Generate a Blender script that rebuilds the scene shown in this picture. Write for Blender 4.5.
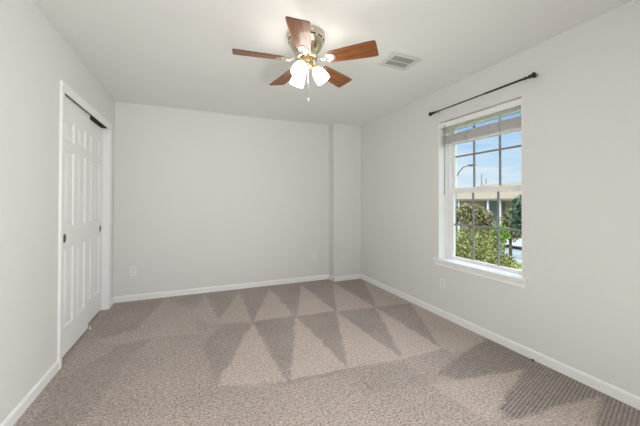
import bpy, bmesh, math, random
from mathutils import Vector, Matrix, Euler, noise

for o in list(bpy.data.objects):
    bpy.data.objects.remove(o)
SC = bpy.context.scene
COL = SC.collection
random.seed(7)

# ------------------------------------------------------------------ room dimensions (metres)
XL, XR = -0.932, 2.414          # left / right wall faces
YB, YF = 4.215, -0.30           # back wall / front wall faces
H = 2.44
CX, CY_ = 1.933, 4.043          # boxed-out corner: left face x, front face y
GROUND = -3.0

# ------------------------------------------------------------------ camera
F_PX, YAW, ROLL, PITCH, CYP, CH = 291.008, 0.39816, 0.0016983, 0.0096317, 199.07, 1.22197
fw = Vector((math.sin(YAW)*math.cos(PITCH), math.cos(YAW)*math.cos(PITCH), math.sin(PITCH)))
rt = Vector((math.cos(YAW), -math.sin(YAW), 0))
up = rt.cross(fw)
r2 = rt*math.cos(ROLL) + up*math.sin(ROLL)
u2 = -rt*math.sin(ROLL) + up*math.cos(ROLL)
cd = bpy.data.cameras.new('camera')
cam = bpy.data.objects.new('camera', cd)
COL.objects.link(cam)
M = Matrix((r2, u2, -fw)).transposed().to_4x4()
M.translation = Vector((0, 0, CH))
cam.matrix_world = M
cd.sensor_width = 36
cd.lens = F_PX/640*36
cd.shift_y = (CYP-213)/640
cd.clip_start = 0.02
cd.clip_end = 500
SC.camera = cam

# ------------------------------------------------------------------ exposure
vs = SC.view_settings
vs.view_transform = 'Standard'
vs.look = 'None'
vs.gamma = 1
vs.use_curve_mapping = False
vs.exposure = 0.0

# ------------------------------------------------------------------ sky
world = bpy.data.worlds.new('sky')
SC.world = world
world.use_nodes = True
nt = world.node_tree
nt.nodes.clear()
def N(nt, t, **kw):
    n = nt.nodes.new(t)
    for k, v in kw.items():
        setattr(n, k, v)
    return n
wo = N(nt, 'ShaderNodeOutputWorld')
bg = N(nt, 'ShaderNodeBackground')
tc = N(nt, 'ShaderNodeTexCoord')
sx = N(nt, 'ShaderNodeSeparateXYZ')
nt.links.new(tc.outputs['Generated'], sx.inputs[0])
rp = N(nt, 'ShaderNodeValToRGB')
rp.color_ramp.elements[0].position = 0.0
rp.color_ramp.elements[0].color = (0.74, 0.86, 0.97, 1)
rp.color_ramp.elements[1].position = 0.45
rp.color_ramp.elements[1].color = (0.78, 0.85, 0.95, 1)
e = rp.color_ramp.elements.new(0.13)
e.color = (0.56, 0.77, 0.97, 1)
e = rp.color_ramp.elements.new(0.25)
e.color = (0.25, 0.52, 0.93, 1)
nt.links.new(sx.outputs['Z'], rp.inputs[0])
mp = N(nt, 'ShaderNodeMapping')
mp.inputs['Scale'].default_value = (3.0, 3.0, 16.0)
nt.links.new(tc.outputs['Generated'], mp.inputs[0])
nz = N(nt, 'ShaderNodeTexNoise')
nz.inputs['Scale'].default_value = 2.2
nz.inputs['Detail'].default_value = 6
nt.links.new(mp.outputs[0], nz.inputs['Vector'])
cr = N(nt, 'ShaderNodeValToRGB')
cr.color_ramp.elements[0].position = 0.42
cr.color_ramp.elements[0].color = (0, 0, 0, 1)
cr.color_ramp.elements[1].position = 0.66
cr.color_ramp.elements[1].color = (1, 1, 1, 1)
nt.links.new(nz.outputs[0], cr.inputs[0])
hr = N(nt, 'ShaderNodeMapRange')
hr.inputs['From Min'].default_value = 0.24
hr.inputs['From Max'].default_value = 0.02
hr.inputs['To Min'].default_value = 0.12
hr.inputs['To Max'].default_value = 0.9
nt.links.new(sx.outputs['Z'], hr.inputs['Value'])
mu = N(nt, 'ShaderNodeMath', operation='MULTIPLY')
nt.links.new(cr.outputs[0], mu.inputs[0])
nt.links.new(hr.outputs[0], mu.inputs[1])
mx = N(nt, 'ShaderNodeMix', data_type='RGBA')
mx.inputs['B'].default_value = (0.93, 0.96, 1.0, 1)
nt.links.new(mu.outputs[0], mx.inputs['Factor'])
nt.links.new(rp.outputs[0], mx.inputs['A'])
nt.links.new(mx.outputs['Result'], bg.inputs[0])
sr = N(nt, 'ShaderNodeMapRange')      # unseen high sky made brighter than the horizon to add light through the window
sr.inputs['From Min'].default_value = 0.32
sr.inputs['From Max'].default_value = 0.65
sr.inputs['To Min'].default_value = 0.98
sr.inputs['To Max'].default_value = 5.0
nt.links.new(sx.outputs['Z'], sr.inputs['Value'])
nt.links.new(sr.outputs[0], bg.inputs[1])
nt.links.new(bg.outputs[0], wo.inputs[0])

# ------------------------------------------------------------------ sun and the large area light
sd = bpy.data.lights.new('sun', 'SUN')
sd.energy = 2.4
sd.angle = 0.01
sd.color = (1.0, 0.95, 0.86)
sun = bpy.data.objects.new('sun', sd)
sun.rotation_euler = Vector((0.62, 0.25, -0.75)).to_track_quat('-Z', 'Y').to_euler()
sun.location = (-8, -3, 12)
COL.objects.link(sun)

# unseen fill lights added behind the camera to brighten the room
FILL_COL = (1.0, 0.99, 0.965)
def area(name, loc, aim, sx, sy, watts, spread=180):
    a = bpy.data.lights.new(name, 'AREA')
    a.shape = 'RECTANGLE'
    a.size, a.size_y = sx, sy
    a.energy = watts
    a.color = FILL_COL
    a.spread = math.radians(spread)
    o = bpy.data.objects.new(name, a)
    o.location = loc
    o.rotation_euler = Vector(aim).to_track_quat('-Z', 'Z').to_euler()
    COL.objects.link(o)
area('fill_light', (1.6, -0.8, 1.6), (-0.9, 0.6, -0.5), 1.3, 1.0, 40, 120)
area('fill_uplight', (0.8, -0.7, 0.6), (-0.1, 0.85, 0.38), 1.3, 0.8, 6.8, 70)
area('fill_side_light', (0.0, -0.6, 1.0), (0.6, 0.8, 0.0), 0.9, 1.6, 9.8, 100)
BULB = 42.0          # emission of the frosted lamp shades

# ------------------------------------------------------------------ materials
def mat(name, col, rough=0.6, metal=0.0, spec=0.5, coat=0.0):
    m = bpy.data.materials.new(name)
    m.use_nodes = True
    b = m.node_tree.nodes['Principled BSDF']
    b.inputs['Base Color'].default_value = (*col, 1)
    b.inputs['Roughness'].default_value = rough
    b.inputs['Metallic'].default_value = metal
    b.inputs['Specular IOR Level'].default_value = spec
    b.inputs['Coat Weight'].default_value = coat
    return m
def bump(m, scale, strength, dist=0.01, detail=2):
    t = m.node_tree
    b = t.nodes['Principled BSDF']
    c = N(t, 'ShaderNodeTexCoord')
    n = N(t, 'ShaderNodeTexNoise')
    n.inputs['Scale'].default_value = scale
    n.inputs['Detail'].default_value = detail
    t.links.new(c.outputs['Object'], n.inputs['Vector'])
    u = N(t, 'ShaderNodeBump')
    u.inputs['Strength'].default_value = strength
    u.inputs['Distance'].default_value = dist
    t.links.new(n.outputs[0], u.inputs['Height'])
    t.links.new(u.outputs[0], b.inputs['Normal'])
    return m
def noisy(m, c1, c2, scale, detail=3, lo=0.35, hi=0.65, stretch=(1, 1, 1)):
    t = m.node_tree
    b = t.nodes['Principled BSDF']
    c = N(t, 'ShaderNodeTexCoord')
    mp = N(t, 'ShaderNodeMapping')
    mp.inputs['Scale'].default_value = stretch
    n = N(t, 'ShaderNodeTexNoise')
    n.inputs['Scale'].default_value = scale
    n.inputs['Detail'].default_value = detail
    r = N(t, 'ShaderNodeValToRGB')
    r.color_ramp.elements[0].position = lo
    r.color_ramp.elements[0].color = (*c1, 1)
    r.color_ramp.elements[1].position = hi
    r.color_ramp.elements[1].color = (*c2, 1)
    t.links.new(c.outputs['Object'], mp.inputs[0])
    t.links.new(mp.outputs[0], n.inputs['Vector'])
    t.links.new(n.outputs[0], r.inputs[0])
    t.links.new(r.outputs[0], b.inputs['Base Color'])
    return m

WALL_C = (0.80, 0.81, 0.797)
m_wall = bump(mat('wall_paint', WALL_C, 0.75, spec=0.25), 90, 0.25, 0.002)
m_ceil = bump(mat('ceiling_paint', (0.90, 0.905, 0.895), 0.85, spec=0.15), 60, 0.3, 0.003)
m_trim = mat('white_trim_paint', (0.94, 0.955, 0.96), 0.4)
m_door = mat('white_door_paint', (0.93, 0.945, 0.95), 0.42)
m_dark = mat('dark_gap', (0.03, 0.03, 0.03), 0.9)
m_vinyl = mat('white_vinyl', (0.90, 0.90, 0.91), 0.35)
m_muntin = mat('window_grid', (0.26, 0.26, 0.28), 0.4)
m_blind = mat('white_blind', (0.84, 0.84, 0.84), 0.45)
m_valance = mat('white_valance', (0.95, 0.955, 0.96), 0.4)
t = m_blind.node_tree
b = t.nodes['Principled BSDF']
b.inputs['Base Color'].default_value = (0.92, 0.92, 0.92, 1)
tb = N(t, 'ShaderNodeBsdfTranslucent'); tb.inputs[0].default_value = (0.9, 0.9, 0.9, 1)
mb_ = N(t, 'ShaderNodeMixShader'); mb_.inputs[0].default_value = 0.35
t.links.new(b.outputs[0], mb_.inputs[1]); t.links.new(tb.outputs[0], mb_.inputs[2])
t.links.new(mb_.outputs[0], t.nodes['Material Output'].inputs[0])
m_cord = mat('blind_cord', (0.55, 0.55, 0.55), 0.7)
m_wand = mat('clear_wand', (0.42, 0.42, 0.43), 0.3)
m_plate = mat('outlet_plate', (0.88, 0.89, 0.88), 0.35)
m_slot = mat('outlet_slot', (0.16, 0.15, 0.14), 0.6)
m_black = mat('black_metal', (0.014, 0.012, 0.011), 0.5, metal=0.0)
m_steel = mat('steel', (0.6, 0.6, 0.6), 0.35, metal=1)
m_ventw = mat('vent_white', (0.72, 0.72, 0.70), 0.5)
m_ventd = mat('vent_duct', (0.20, 0.195, 0.18), 0.8)
m_ventl = mat('vent_louvre', (0.36, 0.35, 0.33), 0.5)
m_nickel = mat('brushed_nickel', (0.66, 0.58, 0.47), 0.2, metal=1)
m_brass = mat('antique_brass', (0.62, 0.46, 0.24), 0.25, metal=1)
m_iron = mat('polished_bracket', (0.66, 0.61, 0.54), 0.32, metal=1)
m_pull = mat('door_pull', (0.10, 0.095, 0.085), 0.4, metal=0.6)
m_scrap = mat('brown_scrap', (0.10, 0.05, 0.02), 0.8)

# wood of the fan blades: grain runs along local X
m_wood = mat('walnut_blade', (0.2, 0.09, 0.04), 0.38, coat=0.25)
t = m_wood.node_tree
b = t.nodes['Principled BSDF']
c = N(t, 'ShaderNodeTexCoord')
mp = N(t, 'ShaderNodeMapping'); mp.inputs['Scale'].default_value = (3.0, 34.0, 34.0)
n = N(t, 'ShaderNodeTexNoise'); n.inputs['Scale'].default_value = 1.3; n.inputs['Detail'].default_value = 5; n.inputs['Distortion'].default_value = 0.6
r = N(t, 'ShaderNodeValToRGB')
r.color_ramp.elements[0].position = 0.3; r.color_ramp.elements[0].color = (0.14, 0.045, 0.014, 1)
r.color_ramp.elements[1].position = 0.75; r.color_ramp.elements[1].color = (0.38, 0.150, 0.048, 1)
t.links.new(c.outputs['Object'], mp.inputs[0]); t.links.new(mp.outputs[0], n.inputs['Vector'])
t.links.new(n.outputs[0], r.inputs[0]); t.links.new(r.outputs[0], b.inputs['Base Color'])
b.inputs['Coat Weight'].default_value = 0.15; b.inputs['Roughness'].default_value = 0.45; b.inputs['Specular IOR Level'].default_value = 0.3
m_woodedge = mat('walnut_edge', (0.045, 0.02, 0.012), 0.45)

def glow(name, col, strength, base=(0.9, 0.88, 0.84)):
    m = mat(name, base, 0.4)
    b = m.node_tree.nodes['Principled BSDF']
    b.inputs['Emission Color'].default_value = (*col, 1)
    b.inputs['Emission Strength'].default_value = strength
    return m
m_shade = glow('frosted_glass_lit', (1.0, 0.95, 0.88), BULB*0.3)
m_bulb = glow('bulb_lit', (1.0, 0.90, 0.76), BULB*0.8)

# window glass: thin, mostly clear
m_glass = bpy.data.materials.new('window_glass')
m_glass.use_nodes = True
t = m_glass.node_tree
t.nodes.clear()
o_ = N(t, 'ShaderNodeOutputMaterial')
tr = N(t, 'ShaderNodeBsdfTransparent'); tr.inputs[0].default_value = (0.97, 0.985, 0.98, 1)
gl = N(t, 'ShaderNodeBsdfGlossy'); gl.inputs['Roughness'].default_value = 0.02
ly = N(t, 'ShaderNodeLayerWeight'); ly.inputs[0].default_value = 0.12
ms = N(t, 'ShaderNodeMixShader')
ml = N(t, 'ShaderNodeMath', operation='MULTIPLY'); ml.inputs[1].default_value = 0.35
t.links.new(ly.outputs['Fresnel'], ml.inputs[0]); t.links.new(ml.outputs[0], ms.inputs[0])
t.links.new(tr.outputs[0], ms.inputs[1]); t.links.new(gl.outputs[0], ms.inputs[2]); t.links.new(ms.outputs[0], o_.inputs[0])

# carpet: the vacuum marks are the direction the pile lies in ('nap'), kept as a surface attribute
m_carpet = mat('cut_pile_carpet', (0.3, 0.24, 0.21), 0.97, spec=0.08)
t = m_carpet.node_tree
b = t.nodes['Principled BSDF']
c = N(t, 'ShaderNodeTexCoord')
def tn(scale, detail, rough=0.6):
    n = N(t, 'ShaderNodeTexNoise')
    n.inputs['Scale'].default_value = scale; n.inputs['Detail'].default_value = detail; n.inputs['Roughness'].default_value = rough
    t.links.new(c.outputs['Object'], n.inputs['Vector'])
    return n.outputs[0]
def mth(op, a, b_=None, clamp=False):
    n = N(t, 'ShaderNodeMath', operation=op); n.use_clamp = clamp
    for i, v in enumerate((a, b_)):
        if v is None: continue
        if isinstance(v, (int, float)): n.inputs[i].default_value = v
        else: t.links.new(v, n.inputs[i])
    return n.outputs[0]
nap = N(t, 'ShaderNodeAttribute'); nap.attribute_name = 'nap'
row = N(t, 'ShaderNodeAttribute'); row.attribute_name = 'row'
fib = tn(85, 2, 0.7)        # tufts
med = tn(30, 3)
big = tn(2.2, 3)
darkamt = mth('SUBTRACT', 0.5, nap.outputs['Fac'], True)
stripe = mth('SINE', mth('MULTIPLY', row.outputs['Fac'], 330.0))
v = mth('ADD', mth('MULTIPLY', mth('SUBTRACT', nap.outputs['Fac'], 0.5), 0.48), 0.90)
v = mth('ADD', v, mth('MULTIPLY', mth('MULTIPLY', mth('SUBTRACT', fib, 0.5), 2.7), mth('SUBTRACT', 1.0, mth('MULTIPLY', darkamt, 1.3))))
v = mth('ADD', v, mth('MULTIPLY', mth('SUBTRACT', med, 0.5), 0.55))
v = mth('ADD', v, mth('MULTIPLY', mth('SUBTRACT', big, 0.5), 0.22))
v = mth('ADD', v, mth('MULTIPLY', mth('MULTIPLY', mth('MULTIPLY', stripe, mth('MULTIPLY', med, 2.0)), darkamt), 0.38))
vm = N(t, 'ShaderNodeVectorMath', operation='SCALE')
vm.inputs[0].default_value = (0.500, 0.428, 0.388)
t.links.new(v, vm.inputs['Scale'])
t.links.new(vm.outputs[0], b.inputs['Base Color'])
bu = N(t, 'ShaderNodeBump'); bu.inputs['Strength'].default_value = 0.8; bu.inputs['Distance'].default_value = 0.008
t.links.new(mth('ADD', fib, med), bu.inputs['Height'])
t.links.new(bu.outputs[0], b.inputs['Normal'])
b.inputs['Sheen Weight'].default_value = 0.15

# outside
def leafmat(name, c1, c2, sc=9):
    m = noisy(mat(name, c1, 0.6, spec=0.25), c1, c2, sc, 3, 0.35, 0.65)
    return m
m_leaf_olive = leafmat('olive_leaves', (0.03, 0.045, 0.01), (0.32, 0.33, 0.10))
m_leaf_green = leafmat('green_leaves', (0.06, 0.15, 0.02), (0.26, 0.45, 0.07))
m_leaf_dark = leafmat('dark_leaves', (0.02, 0.045, 0.03), (0.14, 0.20, 0.125))
m_leaf_tan = leafmat('tan_leaves', (0.05, 0.05, 0.02), (0.36, 0.32, 0.16))
m_bark = noisy(mat('bark', (0.1, 0.07, 0.05), 0.9), (0.08, 0.06, 0.045), (0.2, 0.16, 0.12), 8)
m_lawn = noisy(mat('lawn', (0.2, 0.22, 0.08), 0.95), (0.15, 0.20, 0.05), (0.36, 0.38, 0.15), 1.3, 6)
m_road = noisy(mat('asphalt', (0.3, 0.34, 0.36), 0.9), (0.15, 0.175, 0.18), (0.21, 0.24, 0.24), 3, 5)
m_kerb = mat('kerb_concrete', (0.55, 0.54, 0.5), 0.9)
m_stucco = bump(mat('tan_stucco', (0.30, 0.26, 0.19), 0.9), 20, 0.2)
m_housegrey = mat('blue_grey_siding', (0.15, 0.18, 0.19), 0.8)
m_roof = noisy(mat('roof_shingle', (0.4, 0.36, 0.3), 0.9), (0.15, 0.125, 0.085), (0.21, 0.175, 0.12), 6, 4)
m_housewin = mat('house_window', (0.04, 0.05, 0.06), 0.1)
m_white = mat('white_paint', (0.8, 0.8, 0.78), 0.5)
m_carpaint = mat('silver_car_paint', (0.72, 0.74, 0.76), 0.25, metal=0.3, coat=1)
m_carglass = mat('car_glass', (0.03, 0.04, 0.045), 0.08)
m_tyre = mat('tyre', (0.02, 0.02, 0.02), 0.8)
m_lamppost = mat('lamp_post_grey', (0.10, 0.15, 0.18), 0.5, metal=0.4)
m_polewood = mat('pole_wood', (0.12, 0.12, 0.13), 0.8)
m_ext = mat('exterior_siding', (0.5, 0.46, 0.4), 0.9)

# ------------------------------------------------------------------ mesh helpers
class MB:
    def __init__(self):
        self.bm = bmesh.new()
    def box(self, x0, x1, y0, y1, z0, z1, mi=0, rot=None):
        vs_ = [self.bm.verts.new((x, y, z)) for x in (x0, x1) for y in (y0, y1) for z in (z0, z1)]
        if rot:
            for v in vs_: v.co = rot @ v.co
        for f in ((0, 1, 3, 2), (4, 6, 7, 5), (0, 4, 5, 1), (2, 3, 7, 6), (0, 2, 6, 4), (1, 5, 7, 3)):
            fa = self.bm.faces.new([vs_[i] for i in f]); fa.material_index = mi
        return self
    def loft(self, rings, cap=True, closed=True, mi=0):
        R = [[self.bm.verts.new(p) for p in r] for r in rings]
        n = len(R[0])
        for a, b in zip(R, R[1:]):
            for i in range(n if closed else n-1):
                j = (i+1) % n
                f = self.bm.faces.new((a[i], a[j], b[j], b[i])); f.material_index = mi; f.smooth = True
        if cap:
            for r in (R[0][::-1], R[-1]):
                try:
                    f = self.bm.faces.new(r); f.material_index = mi
                except ValueError: pass
        return self
    def lathe(self, prof, seg=32, mtx=None, cap=True, mi=0):
        rings = []
        for r, z in prof:
            ring = []
            for k in range(seg):
                a = 2*math.pi*k/seg
                p = Vector((r*math.cos(a), r*math.sin(a), z))
                ring.append(mtx @ p if mtx else p)
            rings.append(ring)
        return self.loft(rings, cap, mi=mi)
    def tube(self, pts, rad, seg=10, cap=True, mi=0):
        pts = [Vector(p) for p in pts]
        if not hasattr(rad, '__len__'): rad = [rad]*len(pts)
        rings = []
        for i, p in enumerate(pts):
            d = (pts[min(i+1, len(pts)-1)]-pts[max(i-1, 0)]).normalized()
            ref = Vector((0, 0, 1)) if abs(d.z) < 0.9 else Vector((1, 0, 0))
            s = d.cross(ref).normalized(); u = s.cross(d)
            rings.append([p+(s*math.cos(2*math.pi*k/seg)+u*math.sin(2*math.pi*k/seg))*rad[i] for k in range(seg)])
        return self.loft(rings, cap, mi=mi)
    def prism(self, prof, axis, a, b_, mi=0):
        """extrude a 2D profile (list of (p,q)) along axis: axis 'y' -> profile is (x,z); axis 'x' -> (y,z); 'z' -> (x,y)"""
        def P(p, q, s):
            return {'y': (p, s, q), 'x': (s, p, q), 'z': (p, q, s)}[axis]
        A = [self.bm.verts.new(P(p, q, a)) for p, q in prof]
        B = [self.bm.verts.new(P(p, q, b_)) for p, q in prof]
        n = len(prof)
        for i in range(n):
            f = self.bm.faces.new((A[i], A[(i+1) % n], B[(i+1) % n], B[i])); f.material_index = mi
        self.bm.faces.new(A[::-1]).material_index = mi
        self.bm.faces.new(B).material_index = mi
        return self
    def build(self, name, mats, parent=None, bevel=0, loc=None):
        bmesh.ops.recalc_face_normals(self.bm, faces=self.bm.faces)
        me = bpy.data.meshes.new(name)
        self.bm.to_mesh(me); self.bm.free()
        for m in (mats if isinstance(mats, (list, tuple)) else [mats]):
            me.materials.append(m)
        o = bpy.data.objects.new(name, me)
        COL.objects.link(o)
        if loc:
            o.location = loc
        if parent is not None:
            o.parent = parent
        if bevel:
            b = o.modifiers.new('bevel', 'BEVEL'); b.width = bevel; b.segments = 2; b.limit_method = 'ANGLE'; b.angle_limit = math.radians(40)
            b.harden_normals = False
        return o
def empty(name, loc=(0, 0, 0), rz=0):
    o = bpy.data.objects.new(name, None)
    o.location = loc; o.rotation_euler = (0, 0, rz)
    o.empty_display_size = 0.1
    COL.objects.link(o)
    return o
def tag(o, label, cat, group=None, kind=None):
    o['label'] = label; o['category'] = cat
    if group: o['group'] = group
    if kind: o['kind'] = kind
    return o
def struct(o, label=None):
    o['kind'] = 'structure'
    if label: o['label'] = label
    return o
def copy_tree(o, parent=None):
    c = o.copy(); COL.objects.link(c)
    if parent: c.parent = parent
    for ch in list(o.children): copy_tree(ch, c)
    return c

# ================================================================== STRUCTURE
T = 0.16
# floor with nap attribute
NAP = []
# three rows of wedge-shaped vacuum strokes, 0.46 m apart
def wedge(apex, p, q, w): NAP.append((w, [apex, p, q]))
wedge((0.52, 4.12), (0.20, 3.10), (0.52, 3.01), 0.45)
wedge((0.94, 4.05), (0.53, 3.01), (0.97, 3.00), 0.85)
wedge((1.41, 4.06), (0.99, 2.98), (1.43, 2.95), 0.95)
wedge((1.90, 4.03), (1.44, 2.93), (1.91, 2.88), 0.85)
wedge((2.38, 3.92), (1.93, 2.87), (2.44, 2.83), 0.6)
wedge((0.52, 2.99), (0.12, 2.04), (0.56, 1.93), 0.9)
wedge((0.97, 2.98), (0.60, 1.93), (1.03, 1.90), 1.0)
wedge((1.43, 2.93), (1.03, 1.90), (1.48, 1.85), 1.0)
wedge((1.91, 2.87), (1.48, 1.84), (1.89, 1.86), 0.95)
NAP.append((0.62, [(2.38, 2.85), (1.89, 1.86), (1.93, 1.76), (2.34, 1.81), (2.42, 1.9), (2.42, 2.85)]))
NAP.append((0.7, [(2.22, 1.39), (1.44, 1.52), (1.50, 1.14)]))
NAP.append((0.75, [(2.35, 1.02), (1.60, 1.10), (1.92, 0.86)]))
NAP.append((0.3, [(-0.36, 4.13), (-0.53, 3.29), (-0.62, 3.06), (0.03, 2.94), (-0.07, 3.60)]))
wedge((0.10, 4.15), (-0.08, 3.35), (0.22, 3.05), 0.35)
NAP.append((0.35, [(-0.81, 3.12), (-0.62, 3.21), (-0.32, 3.08), (-0.39, 3.00), (-0.66, 2.96)]))
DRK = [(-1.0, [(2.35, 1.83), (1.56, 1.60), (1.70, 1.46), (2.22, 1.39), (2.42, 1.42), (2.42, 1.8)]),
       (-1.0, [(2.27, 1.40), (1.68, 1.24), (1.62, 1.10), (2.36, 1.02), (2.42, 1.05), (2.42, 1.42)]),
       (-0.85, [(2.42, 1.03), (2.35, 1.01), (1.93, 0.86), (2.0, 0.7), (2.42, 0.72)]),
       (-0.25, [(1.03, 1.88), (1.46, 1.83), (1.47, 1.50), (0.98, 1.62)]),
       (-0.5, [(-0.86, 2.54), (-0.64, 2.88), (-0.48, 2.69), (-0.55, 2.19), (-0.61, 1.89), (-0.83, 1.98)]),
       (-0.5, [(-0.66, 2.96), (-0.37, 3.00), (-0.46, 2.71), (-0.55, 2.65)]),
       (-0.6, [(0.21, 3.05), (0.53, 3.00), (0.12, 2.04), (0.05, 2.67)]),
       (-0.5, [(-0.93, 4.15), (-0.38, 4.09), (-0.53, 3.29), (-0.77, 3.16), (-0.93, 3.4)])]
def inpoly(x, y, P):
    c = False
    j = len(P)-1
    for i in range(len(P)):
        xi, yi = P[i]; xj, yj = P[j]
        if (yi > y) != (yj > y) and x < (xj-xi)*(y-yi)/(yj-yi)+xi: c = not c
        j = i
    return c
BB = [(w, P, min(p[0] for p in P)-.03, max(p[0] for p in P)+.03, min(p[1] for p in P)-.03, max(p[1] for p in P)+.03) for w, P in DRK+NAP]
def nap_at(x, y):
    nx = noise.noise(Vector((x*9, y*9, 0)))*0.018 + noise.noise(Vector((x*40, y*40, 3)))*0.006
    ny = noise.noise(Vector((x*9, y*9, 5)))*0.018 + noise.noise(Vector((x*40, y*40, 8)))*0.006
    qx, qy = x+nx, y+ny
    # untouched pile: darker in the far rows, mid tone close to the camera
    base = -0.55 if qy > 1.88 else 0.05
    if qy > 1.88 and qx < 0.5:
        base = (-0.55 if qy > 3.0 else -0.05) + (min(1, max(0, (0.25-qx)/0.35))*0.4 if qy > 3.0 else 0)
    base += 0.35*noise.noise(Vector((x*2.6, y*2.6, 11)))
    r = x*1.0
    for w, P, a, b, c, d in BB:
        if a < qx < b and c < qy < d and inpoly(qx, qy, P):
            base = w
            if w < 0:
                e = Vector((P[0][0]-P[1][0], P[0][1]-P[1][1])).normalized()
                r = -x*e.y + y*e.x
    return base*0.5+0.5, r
X0, X1, Y0, Y1 = XL-0.75, XR+0.05, YF-1.6, YB+0.05
step = 0.0125
nxn = int((X1-X0)/step); nyn = int((Y1-Y0)/step)
vts = []; napv = []; rowv = []
for j in range(nyn+1):
    y = Y0+(Y1-Y0)*j/nyn
    for i in range(nxn+1):
        x = X0+(X1-X0)*i/nxn
        vts.append((x, y, 0.0))
        a, r = nap_at(x, y)
        napv.append(a); rowv.append(r)
fcs = [(j*(nxn+1)+i, j*(nxn+1)+i+1, (j+1)*(nxn+1)+i+1, (j+1)*(nxn+1)+i) for j in range(nyn) for i in range(nxn)]
base_i = len(vts)
vts += [(X0, Y0, -0.2), (X1, Y0, -0.2), (X1, Y1, -0.2), (X0, Y1, -0.2)]
c00, c10, c11, c01 = 0, nxn, nyn*(nxn+1)+nxn, nyn*(nxn+1)
fcs += [(base_i+3, base_i+2, base_i+1, base_i)]
def edge_strip(idx, b0, b1):
    fcs.append(tuple(idx[::-1]) + (b0, b1))
edge_strip([i for i in range(nxn+1)], base_i, base_i+1)
edge_strip([j*(nxn+1)+nxn for j in range(nyn+1)], base_i+1, base_i+2)
edge_strip([c11-i for i in range(nxn+1)], base_i+2, base_i+3)
edge_strip([c01-j*(nxn+1) for j in range(nyn+1)], base_i+3, base_i)
napv += [0.5]*4; rowv += [0.0]*4
import numpy as np
ga = np.array(napv[:-4]).reshape(nyn+1, nxn+1)
for _ in range(1):
    gp = np.pad(ga, 1, mode='edge')
    ga = (gp[:-2, 1:-1]+gp[2:, 1:-1]+gp[1:-1, :-2]+gp[1:-1, 2:]+2*gp[1:-1, 1:-1])/6
napv = ga.ravel().tolist()+[0.5]*4
me = bpy.data.meshes.new('floor')
me.from_pydata(vts, [], fcs)
me.attributes.new('nap', 'FLOAT', 'POINT').data.foreach_set('value', napv)
me.attributes.new('row', 'FLOAT', 'POINT').data.foreach_set('value', rowv)
me.materials.append(m_carpet)
fl = bpy.data.objects.new('floor', me)
COL.objects.link(fl)
struct(fl, 'taupe cut pile carpet with triangular vacuum marks')

struct(MB().box(XL-0.9, XR+0.35, YF-1.7, YB+0.3, H, H+0.3).build('ceiling', m_ceil), 'plain pale textured ceiling')

# left wall with closet opening y 2.79..3.98, z..2.06
OY0, OY1, OZ = 2.75, 3.98, 2.067
w = MB()
WT = 0.115
w.box(XL-WT, XL, YF-1.6, OY0, 0, H)
w.box(XL-WT, XL, OY1, YB+0.1, 0, H)
w.box(XL-WT, XL, OY0, OY1, OZ, H)
struct(w.build('wall_left', m_wall), 'pale grey wall around the closet')
# closet shell
w = MB()
w.box(XL-0.85, XL-0.75, OY0-0.35, YB+0.1, 0, H)
w.box(XL-0.75, XL-WT, OY0-0.35, OY0-0.25, 0, H)
w.box(XL-0.75, XL-WT, YB, YB+0.1, 0, H)
struct(w.build('wall_closet', m_wall))
w = MB(); w.box(XL-0.9, XL-0.85, YF-1.7, YB+0.2, GROUND, H+0.3)
struct(w.build('wall_outer', m_ext))

# back wall incl. boxed-out corner with a rounded drywall corner
w = MB()
prof = [(XL-0.9, YB), (CX, YB)]
R_ = 0.012
for k in range(6):
    a = math.pi - k*math.pi/2/5
    prof.append((CX+R_+R_*math.cos(a), CY_+R_-R_*math.sin(a)))
prof += [(XR+0.2, CY_), (XR+0.2, YB+0.2), (XL-0.9, YB+0.2)]
w.prism(prof, 'z', 0, H)
struct(w.build('wall_back', m_wall), 'pale grey back wall with a boxed-out corner')

# right wall with window opening
WY0, WY1, WZ0, WZ1 = 1.533, 2.416, 0.59, 2.084
RT = 0.24
w = MB()
w.box(XR, XR+RT, YF-1.6, WY0, GROUND, H)
w.box(XR, XR+RT, WY1, YB+0.2, GROUND, H)
w.box(XR, XR+RT, WY0, WY1, GROUND, WZ0)
w.box(XR, XR+RT, WY0, WY1, WZ1, H)
struct(w.build('wall_right', m_wall), 'pale grey wall with the window')

# front wall (behind the camera); wide cased opening added for the fill lights
FX0, FX1, FZ = -0.5, 2.2, 2.36
w = MB()
w.box(XL-WT, FX0, YF-0.12, YF, 0, H)
w.box(FX1, XR+0.1, YF-0.12, YF, 0, H)
w.box(FX0, FX1, YF-0.12, YF, FZ, H)
struct(w.build('wall_front', m_wall))
w = MB(); w.box(XL-WT, XR+0.1, YF-1.6, YF-1.5, 0, H)
struct(w.build('wall_hall', m_wall))
w = MB()
cw = 0.06
w.box(FX0-cw, FX0, YF, YF+0.015, 0, FZ+cw); w.box(FX1, FX1+cw, YF, YF+0.015, 0, FZ+cw); w.box(FX0, FX1, YF, YF+0.015, FZ, FZ+cw)
struct(w.build('trim_2', m_trim, bevel=0.004))

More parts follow.
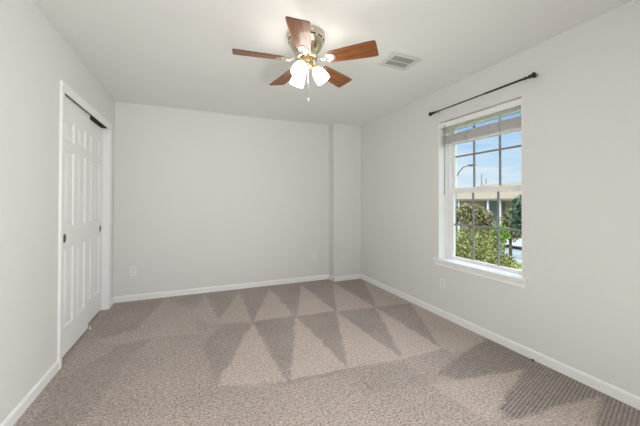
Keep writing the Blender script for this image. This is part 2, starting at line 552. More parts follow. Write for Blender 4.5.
# baseboards (profile with a rounded top)
BH, BT = 0.072, 0.012
def bb_prof(sign, base):
    return [(base, 0), (base+sign*BT, 0), (base+sign*BT, BH-0.014), (base+sign*BT*0.6, BH-0.004), (base+sign*0.003, BH), (base, BH)]
w = MB(); w.prism(bb_prof(1, XL), 'y', YF, OY0-0.057); w.prism(bb_prof(1, XL), 'y', OY1+0.057, YB)
struct(w.build('baseboard_left', m_trim))
w = MB(); w.prism(bb_prof(-1, XR), 'y', YF, CY_)
struct(w.build('baseboard_right', m_trim))
w = MB(); w.prism(bb_prof(-1, YB), 'x', XL, CX)
w.prism(bb_prof(-1, CY_), 'x', CX-BT, XR); w.prism(bb_prof(-1, CX), 'y', CY_-BT, YB)
struct(w.build('baseboard_back', m_trim))
w = MB(); w.prism(bb_prof(1, YF), 'x', XL, FX0-cw); w.prism(bb_prof(1, YF), 'x', FX1+cw, XR)
struct(w.build('baseboard_front', m_trim))

# closet casing + jambs
CT = 0.016; CW = 0.057
w = MB()
def casing_prof(a, b):   # a = inner edge, b = outer edge
    s = 1 if b > a else -1
    return [(XL, a), (XL+CT*0.55, a), (XL+CT*0.75, a+s*0.012), (XL+CT, a+s*0.035), (XL+CT, b), (XL, b)]
w.prism(casing_prof(OY0, OY0-CW), 'z', 0, OZ-0.025)
w.prism(casing_prof(OY1, OY1+CW), 'z', 0, OZ-0.025)
hp = [(x, z) for x, z in casing_prof(OZ-0.025, OZ-0.025+CW+0.01)]
w.prism(hp, 'y', OY0-CW, OY1+CW)
w.box(XL-WT, XL, OY0-0.002, OY0+0.004, 0, OZ); w.box(XL-WT, XL, OY1-0.004, OY1+0.002, 0, OZ)
w.box(XL-WT, XL, OY0, OY1, OZ-0.003, OZ+0.004)
struct(w.build('trim_1', m_trim), 'flat white casing around the closet opening')
# closet head track
w = MB()
w.box(XL-0.085, XL-0.020, OY0+0.004, OY1-0.004, OZ-0.014, OZ-0.003)
struct(w.build('trim_3', m_dark), 'dark sliding door track')

# ---- sliding six-panel doors
def panel_door(name, xf, y0, y1, z0, z1, label):
    """xf = front face x; slab with raised-and-fielded panels cut into its face"""
    th = 0.032
    bm = bmesh.new()
    wy = y1-y0
    st = 0.105; mull = 0.085
    pw = (wy-2*st-mull)/2
    cols = [(y0+st, y0+st+pw), (y0+st+pw+mull, y1-st)]
    rows = [(1.70, 1.875), (1.02, 1.625), (0.235, 0.855)]
    ys = sorted({y0, y1, *[a for c in cols for a in c]})
    zs = sorted({z0, z1, *[a for r in rows for a in r]})
    V = {}
    def vtx(x, y, z):
        k = (round(x, 5), round(y, 5), round(z, 5))
        if k not in V: V[k] = bm.verts.new((x, y, z))
        return V[k]
    for ya, yb in zip(ys, ys[1:]):
        for za, zb in zip(zs, zs[1:]):
            ispan = any(abs(ya-c[0]) < 1e-6 and abs(yb-c[1]) < 1e-6 for c in cols) and any(abs(za-r[0]) < 1e-6 and abs(zb-r[1]) < 1e-6 for r in rows)
            if not ispan:
                bm.faces.new((vtx(xf, ya, za), vtx(xf, yb, za), vtx(xf, yb, zb), vtx(xf, ya, zb)))
            else:
                loops = [(0, 0), (0.010, -0.009), (0.022, -0.009), (0.042, -0.002)]
                L_ = []
                for ins, dx in loops:
                    L_.append([vtx(xf+dx, ya+ins, za+ins), vtx(xf+dx, yb-ins, za+ins), vtx(xf+dx, yb-ins, zb-ins), vtx(xf+dx, ya+ins, zb-ins)])
                for A, B in zip(L_, L_[1:]):
                    for i in range(4):
                        bm.faces.new((A[i], A[(i+1) % 4], B[(i+1) % 4], B[i]))
                bm.faces.new(L_[-1])
    # back and rim
    xb = xf-th
    bk = [vtx(xb, y0, z0), vtx(xb, y1, z0), vtx(xb, y1, z1), vtx(xb, y0, z1)]
    bm.faces.new(bk)
    bm.faces.new([vtx(xf, y, z0) for y in ys] + [bk[1], bk[0]])
    bm.faces.new([vtx(xf, y, z1) for y in ys] + [bk[2], bk[3]])
    bm.faces.new([vtx(xf, y0, z) for z in zs] + [bk[3], bk[0]])
    bm.faces.new([vtx(xf, y1, z) for z in zs] + [bk[2], bk[1]])
    q = MB(); q.bm.free(); q.bm = bm
    o = q.build(name, m_door)
    struct(o, label)
    return o
d1 = panel_door('door_1', XL-0.023, OY0+0.006, 3.42, 0.018, 2.050, 'white six-panel sliding closet door, the nearer one in front')
d2 = panel_door('door_2', XL-0.057, 3.33, OY1-0.006, 0.018, 2.037, 'white six-panel sliding closet door, the farther one behind')
def finger_pull(door, x, y, z):
    q = MB()
    mt = Matrix.Translation((x, y, z)) @ Matrix.Rotation(math.pi/2, 4, 'Y') @ Matrix.Diagonal((1.25, 0.85, 1, 1))
    q.lathe([(0.006, -0.006), (0.020, -0.006), (0.022, 0.002), (0.027, 0.003), (0.028, 0.000)], 24, mt)
    o = q.build('finger_pull', m_pull, door)
    o['label'] = 'dark oval recessed pull'
finger_pull(d1, XL-0.0225, 2.862, 0.935)
finger_pull(d2, XL-0.0565, 3.895, 0.925)
g = MB(); g.box(-0.008, 0.008, -0.012, 0.012, 0, 0.005); g.box(-0.004, 0.0, -0.010, 0.010, 0.005, 0.034)
g = g.build('door_guide', m_trim, loc=(XL-0.012, 3.437, 0.0))
tag(g, 'small white plastic door guide on the carpet between the two closet doors', 'door guide')

# ================================================================== WINDOW
w1 = empty('window_1', (XR, (WY0+WY1)/2, WZ0)); struct(w1, 'white single-hung window with grid bars, stool and apron')
inv = Matrix.Translation(-w1.location)
def wpart(q, name, m, bevel=0, parent=None):
    o = q.build(name, m, None, bevel)
    o.data.transform(inv)
    o.parent = parent or w1
    return o
# white lining of the jambs and head
q = MB()
# outer vinyl frame
FXa, FXb = XR+0.105, XR+0.185
q = MB()
fwid = 0.052
q.box(FXa, FXb, WY0, WY0+fwid, WZ0, WZ1); q.box(FXa, FXb, WY1-fwid, WY1, WZ0, WZ1)
q.box(FXa, FXb, WY0+fwid, WY1-fwid, WZ1-0.04, WZ1); q.box(FXa, FXb, WY0+fwid, WY1-fwid, WZ0, WZ0+0.035)
q.box(FXa-0.012, FXa, WY1-0.03, WY1, WZ0, WZ1); q.box(FXa-0.012, FXa, WY0, WY0+0.03, WZ0, WZ1)
wpart(q, 'window_frame', m_vinyl, 0.003)
q = MB()
q.box(XR+0.001, FXa, WY1-0.004, WY1+0.001, WZ0, WZ1); q.box(XR+0.001, FXa, WY0-0.001, WY0+0.004, WZ0, WZ1)
wpart(q, 'window_jamb', m_trim)
ZM0, ZM1 = 1.318, 1.372          # meeting rail
def sash(xa, xb, z0, z1, gy0, gy1, bot, top, nm):
    q = MB()
    q.box(xa, xb, WY0+fwid, gy0, z0, z1); q.box(xa, xb, gy1, WY1-fwid, z0, z1)
    q.box(xa, xb, gy0, gy1, z0, z0+bot); q.box(xa, xb, gy0, gy1, z1-top, z1)
    s = wpart(q, nm, m_vinyl, 0.003)
    return s
GY0, GY1 = 1.600, 2.318
lo_x0, lo_x1 = XR+0.112, XR+0.140
up_x0, up_x1 = XR+0.146, XR+0.176
s_lo = sash(lo_x0, lo_x1, WZ0+0.03, ZM1, GY0, GY1, 0.022, ZM1-ZM0, 'lower_sash')
s_up = sash(up_x0, up_x1, ZM0, WZ1-0.03, GY0+0.005, GY1+0.01, 0.045, 0.03, 'upper_sash')
def muntins(s, x, z0, z1, zs, ys, nm='grid_bars'):
    q = MB()
    for y in ys: q.box(x-0.006, x+0.006, y-0.0085, y+0.0085, z0, z1)
    for z in zs: q.box(x-0.0055, x+0.0055, GY0-0.01, GY1+0.015, z-0.0085, z+0.0085)
    o = wpart(q, nm, m_muntin, 0); o.parent = s
    return o
muntins(s_lo, XR+0.126, WZ0+0.04, ZM0+0.01, [0.982], [2.088, 1.824])
muntins(s_up, XR+0.161, ZM1-0.01, WZ1-0.05, [1.710], [2.103, 1.830])
for s, x, z0, z1 in ((s_lo, XR+0.128, WZ0+0.04, ZM0+0.01), (s_up, XR+0.163, ZM0+0.03, WZ1-0.05)):
    q = MB(); q.box(x-0.0015, x+0.0015, GY0-0.01, GY1+0.015, z0, z1)
    o = wpart(q, 'glass_pane', m_glass); o.parent = s
q = MB(); q.box(lo_x0-0.012, lo_x0+0.022, 1.93, 1.99, ZM1, ZM1+0.008); q.lathe([(0.012, 0), (0.012, 0.012), (0.009, 0.016)], 16, Matrix.Translation((lo_x0+0.008, 1.96, ZM1+0.008)))
q.box(lo_x0-0.018, lo_x0+0.006, 1.955, 1.985, ZM1+0.010, ZM1+0.017)
o = wpart(q, 'sash_lock', m_vinyl); o.parent = s_lo
# stool and apron
q = MB()
yy0, yy1 = 1.492, 2.474
q.prism([(XR+0.115, 0.592), (XR+0.115, 0.612), (XR-0.030, 0.612), (XR-0.036, 0.607), (XR-0.036, 0.597), (XR-0.030, 0.592)], 'y', WY0, WY1)
q.prism([(XR, 0.592), (XR, 0.612), (XR-0.030, 0.612), (XR-0.036, 0.607), (XR-0.036, 0.597), (XR-0.030, 0.592)], 'y', yy0, WY0)
q.prism([(XR, 0.592), (XR, 0.612), (XR-0.030, 0.612), (XR-0.036, 0.607), (XR-0.036, 0.597), (XR-0.030, 0.592)], 'y', WY1, yy1)
wpart(q, 'window_sill', m_trim, 0)
q = MB()
q.prism([(XR, 0.592), (XR-0.020, 0.592), (XR-0.020, 0.575), (XR-0.013, 0.568), (XR-0.013, 0.548), (XR-0.017, 0.541), (XR, 0.541)], 'y', yy0+0.014, yy1-0.014)
wpart(q, 'window_apron', m_trim, 0)

# ================================================================== BLIND
bl = empty('window_blind', (XR+0.065, (WY0+WY1)/2, WZ1))
tag(bl, 'white horizontal slat blind raised to the top of the window', 'window blind')
def bpart(q, name, m, bevel=0):
    o = q.build(name, m, None, bevel)
    o.data.transform(Matrix.Translation(-bl.location)); o.parent = bl
    return o
BY0, BY1 = WY0+0.008, WY1-0.008
BX0, BX1 = XR+0.034, XR+0.084
q = MB()
q.box(BX0+0.004, BX1-0.004, BY0, BY1, 2.066, 2.082)
bpart(q, 'headrail', m_blind, 0.002)
q = MB()
q.prism([(BX0-0.004, 2.078), (BX0-0.007, 2.068), (BX0-0.004, 2.060), (BX0-0.004, 2.042), (BX0-0.007, 2.032), (BX0-0.004, 2.024), (BX0+0.002, 2.024), (BX0+0.002, 2.078)], 'y', BY0, BY1)
bpart(q, 'valance', m_valance)
def slat(z, tilt=0.0):
    q = MB()
    c_, s_ = math.cos(tilt), math.sin(tilt)
    pr = []
    xc = (BX0+BX1)/2
    for k in range(7):
        u = -0.025+0.05*k/6; h = 0.0012*(1-(u/0.025)**2)
        pr.append((xc+u*c_, z+u*s_+h+0.0013))
    for k in range(6, -1, -1):
        u = -0.025+0.05*k/6; h = 0.0012*(1-(u/0.025)**2)
        pr.append((xc+u*c_, z+u*s_+h-0.0013))
    q.prism(pr, 'y', BY0, BY1)
    return q
zs_ = [2.022, 2.000, 1.976]
for z in zs_: bpart(slat(z), 'slat', m_blind)
for k in range(22):
    bpart(slat(1.846+k*0.0042, 0.0), 'slat', m_blind)
q = MB(); q.box(BX0, BX1, BY0, BY1, 1.822, 1.843)
bpart(q, 'bottom_rail', m_blind, 0.003)
for y in (2.30, 2.085, 1.74):
    q = MB()
    for x in (BX0-0.002, BX1+0.002): q.tube([(x, y, 2.03), (x+0.0005, y+0.001, 1.95), (x, y, 1.825)], 0.0022, 6)
    q.tube([(BX0-0.003, y+0.006, 1.935), (BX0-0.008, y+0.010, 1.90), (BX0-0.003, y+0.004, 1.86)], 0.002, 6)
    bpart(q, 'ladder_cord', m_cord)
q = MB(); q.tube([(BX0-0.012, 2.352, 2.045), (BX0-0.013, 2.352, 1.70), (BX0-0.012, 2.354, 1.345)], 0.0045, 8)
q.tube([(BX0-0.012, 2.354, 1.345), (BX0-0.012, 2.354, 1.30)], 0.006, 8)
bpart(q, 'tilt_wand', m_wand)

# ================================================================== CURTAIN ROD
RX = XR-0.075
rod = empty('curtain_rod', (XR, 1.92, 2.19))
tag(rod, 'thin black metal curtain rod on the wall above the window', 'curtain rod')
def rpart(q, name, m):
    o = q.build(name, m, None); o.data.transform(Matrix.Translation(-rod.location)); o.parent = rod
    return o
ry0, ry1, rz = 1.412, 2.425, 2.183
rpart(MB().tube([(RX, ry0+0.02, rz), (RX, 1.80, rz)], 0.0082, 12), 'outer_tube', m_black)
rpart(MB().tube([(RX, 1.78, rz), (RX, ry1, rz)], 0.0062, 12), 'inner_tube', m_black)
for s, y in ((-1, ry0+0.02), (1, ry1-0.01)):
    mt = Matrix.Translation((RX, y, rz)) @ Matrix.Rotation(-s*math.pi/2, 4, 'X')
    rpart(MB().lathe([(0.008, -0.03), (0.012, -0.028), (0.012, -0.020), (0.009, -0.016), (0.009, 0.0), (0.014, 0.004), (0.014, 0.010), (0.011, 0.014), (0.022, 0.040), (0.021, 0.045), (0.006, 0.047)], 20, mt), 'finial', m_black)
for y, hook in ((ry0+0.006, True), (ry1-0.010, False)):
    q = MB()
    q.tube([(XR-0.004, y, rz+0.022), (XR-0.03, y, rz+0.016), (RX, y, rz)], 0.0045, 8)
    q.lathe([(0.0125, -0.007), (0.0125, 0.007)], 16, Matrix.Translation((RX, y, rz)) @ Matrix.Rotation(math.pi/2, 4, 'X'))
    br = rpart(q, 'bracket', m_black)
    pl = rpart(MB().lathe([(0.016, 0.0), (0.016, 0.003), (0.011, 0.005)], 16, Matrix.Translation((XR, y, rz+0.022)) @ Matrix.Rotation(-math.pi/2, 4, 'Y')), 'wall_plate', m_steel)
    pl.parent = br
    if hook:
        k = rpart(MB().tube([(RX, y+0.035, rz-0.008), (RX, y+0.035, rz-0.020), (RX-0.003, y+0.040, rz-0.027), (RX, y+0.046, rz-0.022)], 0.0022, 8), 'hook', m_steel)
# ================================================================== OUTLETS
def outlet(loc, rz, label):
    r = empty('wall_outlet', loc, rz)
    tag(r, label, 'wall outlet', 'wall outlets')
    def fin(q, n, m, par, bevel=0):
        o = q.build(n, m, par, bevel); return o
    # local frame: plate in XZ plane, facing -Y
    p = fin(MB().box(-0.035, 0.035, -0.006, -0.0, -0.057, 0.057), 'cover_plate', m_plate, r, 0.002)
    for s in (-1, 1):
        q = MB()
        pr = []
        for k in range(20):
            a = 2*math.pi*k/20
            pr.append((0.0172*math.cos(a), max(-0.0135, min(0.0135, 0.0172*math.sin(a))) + s*0.0195))
        q.prism([(a, b) for a, b in pr], 'y', -0.008, -0.002)
        rc = fin(q, 'receptacle', m_plate, r)
        q = MB()
        q.box(-0.0075, -0.0050, -0.0085, -0.006, s*0.0195-0.001, s*0.0195+0.0085); q.box(0.0050, 0.0075, -0.0085, -0.006, s*0.0195-0.001, s*0.0195+0.0075)
        q.lathe([(0.0028, -0.0085), (0.0028, -0.006)], 12, Matrix.Translation((0, 0, s*0.0195-0.0075)) @ Matrix.Rotation(math.pi/2, 4, 'X') @ Matrix.Diagonal((1, 1, -1, 1)))
        fin(q, 'slots', m_slot, rc)
    q = MB(); q.lathe([(0.003, 0.006), (0.003, 0.0072)], 12, Matrix.Rotation(math.pi/2, 4, 'X'))
    fin(q, 'screw', m_steel, r)
outlet((-0.731, YB, 0.358), 0, 'white duplex wall outlet on the back wall nearest the closet')
outlet((1.682, YB, 0.364), 0, 'white duplex wall outlet on the back wall beside the boxed-out corner')
outlet((XR, 2.359, 0.352), -math.pi/2, 'white duplex wall outlet on the right wall below the window')

# ================================================================== CEILING VENT
v = empty('ceiling_vent', (1.607, 2.045, H))
tag(v, 'white rectangular air vent with grey louvres in the ceiling beside the fan', 'ceiling vent')
q = MB()
hx, hy = 0.150, 0.118; ix, iy = 0.103, 0.076
for (a, b_, c_, d_) in ((-hx, -ix, -hy, hy), (ix, hx, -hy, hy), (-ix, ix, -hy, -iy), (-ix, ix, iy, hy)):
    q.box(a, b_, c_, d_, -0.008, 0.0)
q.box(-ix, ix, -0.006, 0.006, -0.009, 0.0)
q.build('vent_frame', m_ventw, v, 0.003)
MB().box(-ix, ix, -iy, iy, -0.0015, -0.0005).build('duct_opening', m_ventd, v)
for y in [sg*(0.014+0.0125*k) for sg in (-1, 1) for k in range(5)]:
    q = MB()
    q.prism([(y-0.004, -0.002), (y+0.0045, -0.0085), (y+0.006, -0.0075), (y-0.0025, -0.001)], 'x', -ix, ix)
    q.build('louvre', m_ventl, v)

# ================================================================== CEILING FAN
FC = (0.727, 1.992)
fan = empty('ceiling_fan', (FC[0], FC[1], H))
tag(fan, 'five-blade walnut ceiling fan with brushed nickel body and three lit glass shades', 'ceiling fan')
q = MB().lathe([(0.05, 0), (0.122, -0.0), (0.134, -0.006), (0.136, -0.022), (0.128, -0.030), (0.131, -0.038), (0.128, -0.058), (0.112, -0.092), (0.090, -0.122), (0.070, -0.140), (0.06, -0.145)], 48)
q.build('motor_housing', m_nickel, fan)
for k in range(12):
    a = 2*math.pi*k/12
    mt = Matrix.Rotation(a, 4, 'Z') @ Matrix.Translation((0.1285, 0, -0.046)) @ Matrix.Rotation(-0.35, 4, 'Y')
    MB().box(-0.002, 0.003, -0.020, 0.020, -0.006, 0.006, rot=mt).build('vent_slot', m_dark, fan)
q = MB().lathe([(0.03, -0.145), (0.078, -0.147), (0.082, -0.152), (0.082, -0.166), (0.076, -0.172), (0.03, -0.172)], 40)
q.build('flywheel', m_nickel, fan)
q = MB().lathe([(0.03, -0.172), (0.050, -0.174), (0.054, -0.182), (0.052, -0.205), (0.046, -0.214), (0.048, -0.222), (0.042, -0.236), (0.026, -0.246), (0.012, -0.252), (0.010, -0.262), (0.004, -0.268)], 32)
q.build('switch_housing', m_brass, fan)
ZB = -0.190
PIT = math.radians(14)
def blade_outline():
    pts = []
    r0, r1 = 0.165, 0.517
    def hw(r):
        u = (r-r0)/(r1-r0)
        return 0.052+0.019*min(1, u*1.2)
    n = 14
    up_ = []
    for i in range(n+1):
        r = r0+0.012+(r1-0.014-r0-0.012)*i/n
        up_.append((r, hw(r)))
    # rounded tip corners
    tip = []
    for k in range(1, 7):
        a = k/6*math.pi/2
        tip.append((r1-0.014+0.014*math.sin(a), hw(r1)-0.014+0.014*math.cos(a)))
    root = [(r0, hw(r0)-0.014)]
    top = root+up_+tip
    return top+[(x, -y) for x, y in top[::-1]]
def blade():
    o = empty('fan_blade')
    pr = blade_outline()
    q = MB()
    q.prism(pr, 'z', -0.003, 0.003)
    for f in q.bm.faces:
        f.material_index = 0
    bmesh.ops.recalc_face_normals(q.bm, faces=q.bm.faces)
    for f in q.bm.faces:
        f.material_index = 0 if abs(f.normal.z) > 0.5 else 1
    b_ = q.build('fan_blade', [m_wood, m_woodedge], None)
    bpy.data.objects.remove(o)
    # blade iron: arm from the flywheel plus a leaf plate under the blade root
    q = MB()
    leaf = []
    for k in range(24):
        a = 2*math.pi*k/24
        x = 0.188+0.040*math.cos(a); y = 0.034*math.sin(a)*(1.0-0.25*math.cos(a))
        leaf.append((x, y))
    q.prism(leaf, 'z', -0.0075, -0.003)
    cv = [Vector((0.070, 0, 0.030)), Vector((0.095, 0, 0.010)), Vector((0.120, 0, -0.010)), Vector((0.145, 0, -0.010)), Vector((0.165, 0, -0.006))]
    rings = []
    for i, p in enumerate(cv):
        hwid = (0.013, 0.011, 0.012, 0.016, 0.022)[i]
        rings.append([p+Vector((0, -hwid, -0.003)), p+Vector((0, hwid, -0.003)), p+Vector((0, hwid, 0.003)), p+Vector((0, -hwid, 0.003))])
    q.loft(rings)
    for x, y in ((0.175, -0.016), (0.175, 0.016), (0.210, 0)):
        q.lathe([(0.005, -0.0075), (0.005, -0.009), (0.003, -0.0105)], 10, Matrix.Translation((x, y, 0)))
    q.build('blade_iron', m_iron, b_)
    return b_
b0 = blade()
for k in range(5):
    bo = b0 if k == 0 else copy_tree(b0)
    bo.parent = fan
    bo.location = (0, 0, ZB)
    bo.rotation_mode = 'XYZ'
    ang = math.radians(-115.6+72*k)
    # CCW edge lower: rotate about the radial axis first, then swing round
    sag = math.radians(1.8 if k == 0 else 0.0)      # the blade nearest the camera hangs a little lower
    bo.rotation_euler = (Matrix.Rotation(ang, 4, 'Z') @ Matrix.Rotation(sag, 4, 'Y') @ Matrix.Rotation(-PIT, 4, 'X')).to_euler()
# lamps
for k in range(3):
    a = math.radians(-20.7+6+120*k)
    tilt = math.radians(36)
    nk = Vector((0.055*math.cos(a), 0.055*math.sin(a), -0.222))
    base = Matrix.Translation(nk) @ Matrix.Rotation(a, 4, 'Z') @ Matrix.Rotation(math.pi-tilt, 4, 'Y')
    # local +Z now points down and outwards
    q = MB().tube([Vector((0.030*math.cos(a), 0.030*math.sin(a), -0.196)), Vector((0.045*math.cos(a), 0.045*math.sin(a), -0.206)), nk + (base.to_3x3() @ Vector((0, 0, 0.006)))], [0.009, 0.009, 0.010], 12)
    arm = q.build('lamp_arm', m_brass, fan)
    q = MB().lathe([(0.010, -0.004), (0.022, 0.0), (0.025, 0.010), (0.025, 0.026), (0.021, 0.030)], 24, base)
    q.build('lamp_holder', m_brass, arm)
    prof = [(0.023, 0.020), (0.030, 0.030), (0.042, 0.052), (0.049, 0.078), (0.0515, 0.105), (0.0525, 0.128), (0.0495, 0.128), (0.0485, 0.105), (0.046, 0.078), (0.039, 0.052), (0.027, 0.032), (0.020, 0.022)]
    sh = MB().lathe(prof, 32, base, cap=False).build('lamp_shade', m_shade, fan)
    MB().lathe([(0.010, 0.028), (0.014, 0.036), (0.024, 0.062), (0.028, 0.080), (0.024, 0.098), (0.010, 0.108), (0.002, 0.110)], 20, base).build('light_bulb', m_bulb, sh)
# pull chains with little beads and a fob
def chain(x, y, z0, z1, fob):
    q = MB()
    z = z0
    while z > z1:
        q.lathe([(0.0004, 0.0018), (0.0022, 0.0), (0.0004, -0.0018)], 6, Matrix.Translation((x, y, z)))
        z -= 0.0036
    q.tube([(x, y, z0), (x, y, z1)], 0.0007, 5)
    ch = q.build('pull_chain', m_iron, fan)
    if fob:
        MB().lathe([(0.001, 0.0), (0.004, -0.003), (0.006, -0.016), (0.0055, -0.024), (0.002, -0.028)], 14, Matrix.Translation((x, y, z1))).build('chain_fob', m_white, ch)
chain(-0.003, -0.050, -0.225, -0.475, True)
chain(0.030, 0.045, -0.205, -0.300, True)

# ================================================================== SCRAP ON THE CARPET
q = MB().lathe([(0.002, 0.0), (0.007, 0.002), (0.008, 0.007), (0.004, 0.011), (0.001, 0.012)], 8, Matrix.Diagonal((1, 1.5, 1, 1)))
s = q.build('brown_scrap', m_scrap, loc=(XR-0.024, 1.443, 0.0))
tag(s, 'tiny brown scrap lying against the right baseboard near the window', 'scrap')

# ================================================================== OUTSIDE
g = MB().box(XR+RT+0.05, 140, -60, 160, GROUND-0.5, GROUND).build('ground', m_lawn); g['kind'] = 'structure'; g['label'] = 'lawn below the window'
# street seen at the lower right of the window, running away obliquely
def strip(q, a, b, wd, z):
    a = Vector(a); b = Vector(b); d = (b-a).normalized(); s = Vector((-d.y, d.x))*wd/2
    P = [a-s, a+s, b+s, b-s]
    bt = [q.bm.verts.new((p.x, p.y, GROUND-0.1)) for p in P]; tp = [q.bm.verts.new((p.x, p.y, GROUND+z)) for p in P]
    q.bm.faces.new(bt[::-1]); q.bm.faces.new(tp)
    for i in range(4): q.bm.faces.new((bt[i], bt[(i+1) % 4], tp[(i+1) % 4], tp[i]))
q = MB(); strip(q, (25.2, 0), (25.2, 70), 8.5, 0.02); q = q.build('street', m_road); q['kind'] = 'structure'; q['label'] = 'blue-grey asphalt street beyond the trees'
q = MB(); strip(q, (20.8, 0), (20.8, 70), 0.3, 0.12); strip(q, (29.6, 0), (29.6, 70), 0.3, 0.12); q = q.build('kerb', m_kerb); q['kind'] = 'structure'; q['label'] = 'pale kerbs along the street'

# house across the street
hs = empty('house', (32, 25, GROUND)); tag(hs, 'tan house with a low hipped roof and porch posts across the street', 'house')
def hpart(q, n, m, par=None):
    o = q.build(n, m, None); o.data.transform(Matrix.Translation(-hs.location)); o.parent = par or hs
    return o
EZ = 1.62
hpart(MB().box(32.5, 42, 12, 34, GROUND, EZ), 'wall', m_stucco)
hpart(MB().box(32.30, 32.5, 22.6, 25.0, GROUND, EZ), 'entry_wall', m_housegrey)
q = MB()
ro = [(30.4, 10.8), (43.2, 10.8), (43.2, 35.2), (30.4, 35.2)]
rd = [(36.5, 17.5), (36.5, 28.0)]
V_ = [q.bm.verts.new((x, y, EZ)) for x, y in ro] + [q.bm.verts.new((x, y, 3.65)) for x, y in rd] + [q.bm.verts.new((x, y, EZ-0.22)) for x, y in ro]
for f in ((0, 1, 4), (1, 2, 5, 4), (2, 3, 5), (3, 0, 4, 5), (9, 8, 7, 6), (0, 6, 7, 1), (1, 7, 8, 2), (2, 8, 9, 3), (3, 9, 6, 0)):
    q.bm.faces.new([V_[i] for i in f])
hpart(q, 'roof', m_roof)
for y in (13.0, 17.2, 21.9, 23.35, 27.4, 33.0):
    hpart(MB().box(30.7, 30.85, y-0.08, y+0.08, GROUND, EZ-0.22), 'porch_post', m_white)
for y in (15.0, 19.5, 26.5, 30.5):
    fr = hpart(MB().box(32.44, 32.52, y-0.9, y+0.9, -1.2, 0.5), 'house_window', m_white)
    hpart(MB().box(32.40, 32.45, y-0.8, y+0.8, -1.1, 0.4), 'pane', m_housewin, fr)

# street lamp
sl = empty('street_lamp', (18.0, 16.33, GROUND)); tag(sl, 'tall grey street lamp with a curved arm outside the window', 'street lamp')
MB().lathe([(0.16, 0), (0.16, 0.25), (0.10, 0.3), (0.085, 3.0), (0.06, 5.65)], 12).build('pole', m_lamppost, sl)
MB().tube([(0, 0, 5.6), (0, -0.05, 6.05), (0, -0.33, 6.47), (0, -0.68, 6.77), (0, -1.10, 6.87), (0, -1.2, 6.87)], 0.04, 8).build('arm', m_lamppost, sl)
MB().loft([[Vector((x*s, y, 6.85+z*s)) for x, z in ((-0.16, 0), (-0.1, 0.11), (0.1, 0.11), (0.16, 0), (0.1, -0.07), (-0.1, -0.07))] for y, s in ((-1.08, 0.35), (-1.25, 0.9), (-1.55, 1.0), (-1.74, 0.4))]).build('lamp_head', m_lamppost, sl)
# poles far away
for (x, y, h, lb) in ((60, 47.1, 10.6, 'taller thin dark pole far beyond the houses'), (60, 46.0, 9.6, 'shorter thin grey pole far beyond the houses')):
    p = MB().tube([(0, 0, 0), (0, 0, h)], [0.14, 0.11], 8).build('utility_pole', m_polewood, loc=(x, y, GROUND))
    tag(p, lb, 'utility pole', 'utility poles in the distance')

# car parked on the street
car = empty('car', (26.9, 17.4, GROUND+0.02), math.radians(90)); tag(car, 'silver parked car on the street, partly cut off by the window edge', 'car')
def carbody():
    prof = [(-2.2, .35), (-2.25, .75), (-2.1, .98), (-1.5, 1.02), (-0.95, 1.42), (0.35, 1.45), (1.05, 1.02), (1.95, .9), (2.2, .7), (2.22, .35)]
    q = MB()
    def ring(y, sc):
        return [Vector((x, y, .3+(z-.3)*sc if z > 1.05 else z)) for x, z in prof]
    q.loft([ring(-0.86, .9), ring(-0.7, 1.0), ring(0.7, 1.0), ring(0.86, .9)])
    return q
cb = carbody().build('car_body', m_carpaint, car)
MB().prism([(-1.38, 1.05), (-0.88, 1.34), (0.32, 1.36), (0.88, 1.05)], 'y', -0.875, 0.875).build('side_windows', m_carglass, car)
for sx_ in (-1.4, 1.4):
    for sy_ in (-0.78, 0.78):
        MB().lathe([(0.2, -0.1), (0.33, -0.1), (0.34, 0), (0.33, 0.1), (0.2, 0.1)], 20, Matrix.Translation((sx_, sy_, 0.34)) @ Matrix.Rotation(math.pi/2, 4, 'X')).build('wheel', m_tyre, car)

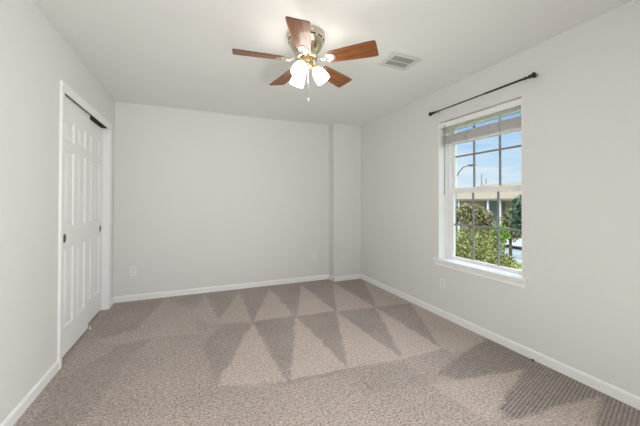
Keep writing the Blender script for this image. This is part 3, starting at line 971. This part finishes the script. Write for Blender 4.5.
# trees and shrubs: trunk with branches plus leaf cards
def tree(name, loc, blobs, nleaf, leaf, m, label, cat='tree', trunk=0.12):
    rnd = random.Random(int(loc[0]*100+loc[1]*7))
    r = empty(name, loc); tag(r, label, cat, 'trees and shrubs outside the window')
    q = MB()
    top = max(b[2] for b in blobs)
    q.tube([(0, 0, 0), (0.05, 0.03, top*0.35), (0.0, 0.08, top*0.7), (0.02, 0, top)], [trunk, trunk*.8, trunk*.6, trunk*.2], 8)
    for bx, by, bz, br in blobs:
        q.tube([(0, 0.02, bz*0.5), (bx*.5, by*.5, bz*0.75), (bx, by, bz)], [trunk*.45, trunk*.3, trunk*.12], 6)
        for _ in range(4):
            d = Vector((rnd.gauss(0, 1), rnd.gauss(0, 1), rnd.gauss(0, .8))).normalized()*br*.8
            q.tube([(bx, by, bz), (bx+d.x*.5, by+d.y*.5, bz+d.z*.5+.05), (bx+d.x, by+d.y, bz+d.z)], [trunk*.15, trunk*.1, trunk*.04], 4)
    q.build('trunk', m_bark, r)
    q = MB()
    tot = sum(b[3]**2 for b in blobs)
    for bx, by, bz, br in blobs:
        for _ in range(int(nleaf*br*br/tot)):
            d = Vector((rnd.gauss(0, 1), rnd.gauss(0, 1), rnd.gauss(0, 1))).normalized()
            rr = br*(0.30+0.78*rnd.random()**0.6)*(1+0.45*noise.noise(d*2.5+Vector((bx, by, bz))))
            p = Vector((bx, by, bz))+Vector((d.x, d.y, d.z*.85))*rr
            s = leaf*(0.6+0.8*rnd.random())
            R = Euler((rnd.uniform(-1.2, 1.2), rnd.uniform(-1.2, 1.2), rnd.uniform(0, 6.28))).to_matrix()
            P = [p+R @ Vector(c) for c in ((-s, 0, 0), (-0.3*s, -0.38*s, 0.05*s), (s*.5, -0.3*s, 0.03*s), (s, 0, -0.1*s), (s*.5, 0.3*s, 0.03*s), (-0.3*s, 0.38*s, 0.05*s))]
            q.bm.faces.new([q.bm.verts.new(c) for c in P])
    me = bpy.data.meshes.new('foliage'); q.bm.to_mesh(me); q.bm.free(); me.materials.append(m)
    o = bpy.data.objects.new('foliage', me); COL.objects.link(o); o.parent = r
# height above local ground (GROUND): the window looks down on them
tree('leafy_tree', (9.0, 7.85, GROUND), [(0, 0, 1.9, 1.0), (0.2, -0.55, 2.2, .6), (-0.3, 0.6, 2.5, .8), (0.5, 0.2, 2.6, .6), (0, -0.1, 1.0, .8)], 8500, .050, m_leaf_olive, 'olive green tree nearest the window, filling its lower left panes')
tree('leafy_tree', (13.0, 9.9, GROUND), [(0, 0, 1.5, .9), (0.3, -0.6, 1.2, .6), (-0.2, 0.6, 1.8, .7), (0.1, 0.1, 2.2, .7)], 5500, .06, m_leaf_olive, 'yellow green bush behind the nearest tree in the lower middle pane')
tree('leafy_tree', (16.6, 13.55, GROUND), [(0, 0, 2.6, .9), (0.2, -0.4, 3.2, .7), (-0.1, 0.4, 3.5, .7), (0.1, 0.1, 3.6, .6)], 5000, .085, m_leaf_tan, 'tan tinged tree in front of the house at the left of the middle panes')
tree('leafy_tree', (18.6, 14.0, GROUND), [(0, 0, 1.6, .9), (0.2, -0.5, 2.1, .6), (0, 0.6, 1.9, .6)], 2600, .10, m_leaf_green, 'bright green young tree in front of the grey entry wall')
tree('leafy_tree', (20.6, 13.9, GROUND), [(0, 0, 2.1, .7), (0.2, -0.3, 2.9, .6), (0.1, 0.2, 2.7, .6), (0, 0, 3.4, .4)], 2600, .10, m_leaf_tan, 'tan leaved tree right of the grey entry wall')
tree('leafy_tree', (17.6, 10.85, GROUND), [(0, 0.15, 3.0, .75), (0.1, 0.0, 3.6, .85), (0, 0.1, 4.2, .6)], 3400, .10, m_leaf_dark, 'dark evergreen tree at the right edge of the window', trunk=.06)
tree('dense_shrub', (12.0, 8.1, GROUND), [(0, 0, 0.6, .6), (0.1, -0.4, .7, .5), (-0.1, 0.4, .6, .55)], 2600, .07, m_leaf_green, 'low green shrub below the parked car at the lower right', 'shrub', .05)
tree('leafy_tree', (21.3, 20.3, GROUND), [(0, 0, 2.8, 1.1), (0.2, -0.6, 3.2, .8), (-0.2, 0.7, 3.5, .8), (0.1, 0.1, 4.0, .7)], 4000, .14, m_leaf_dark, 'grey green tree farthest left in the window, before the house')
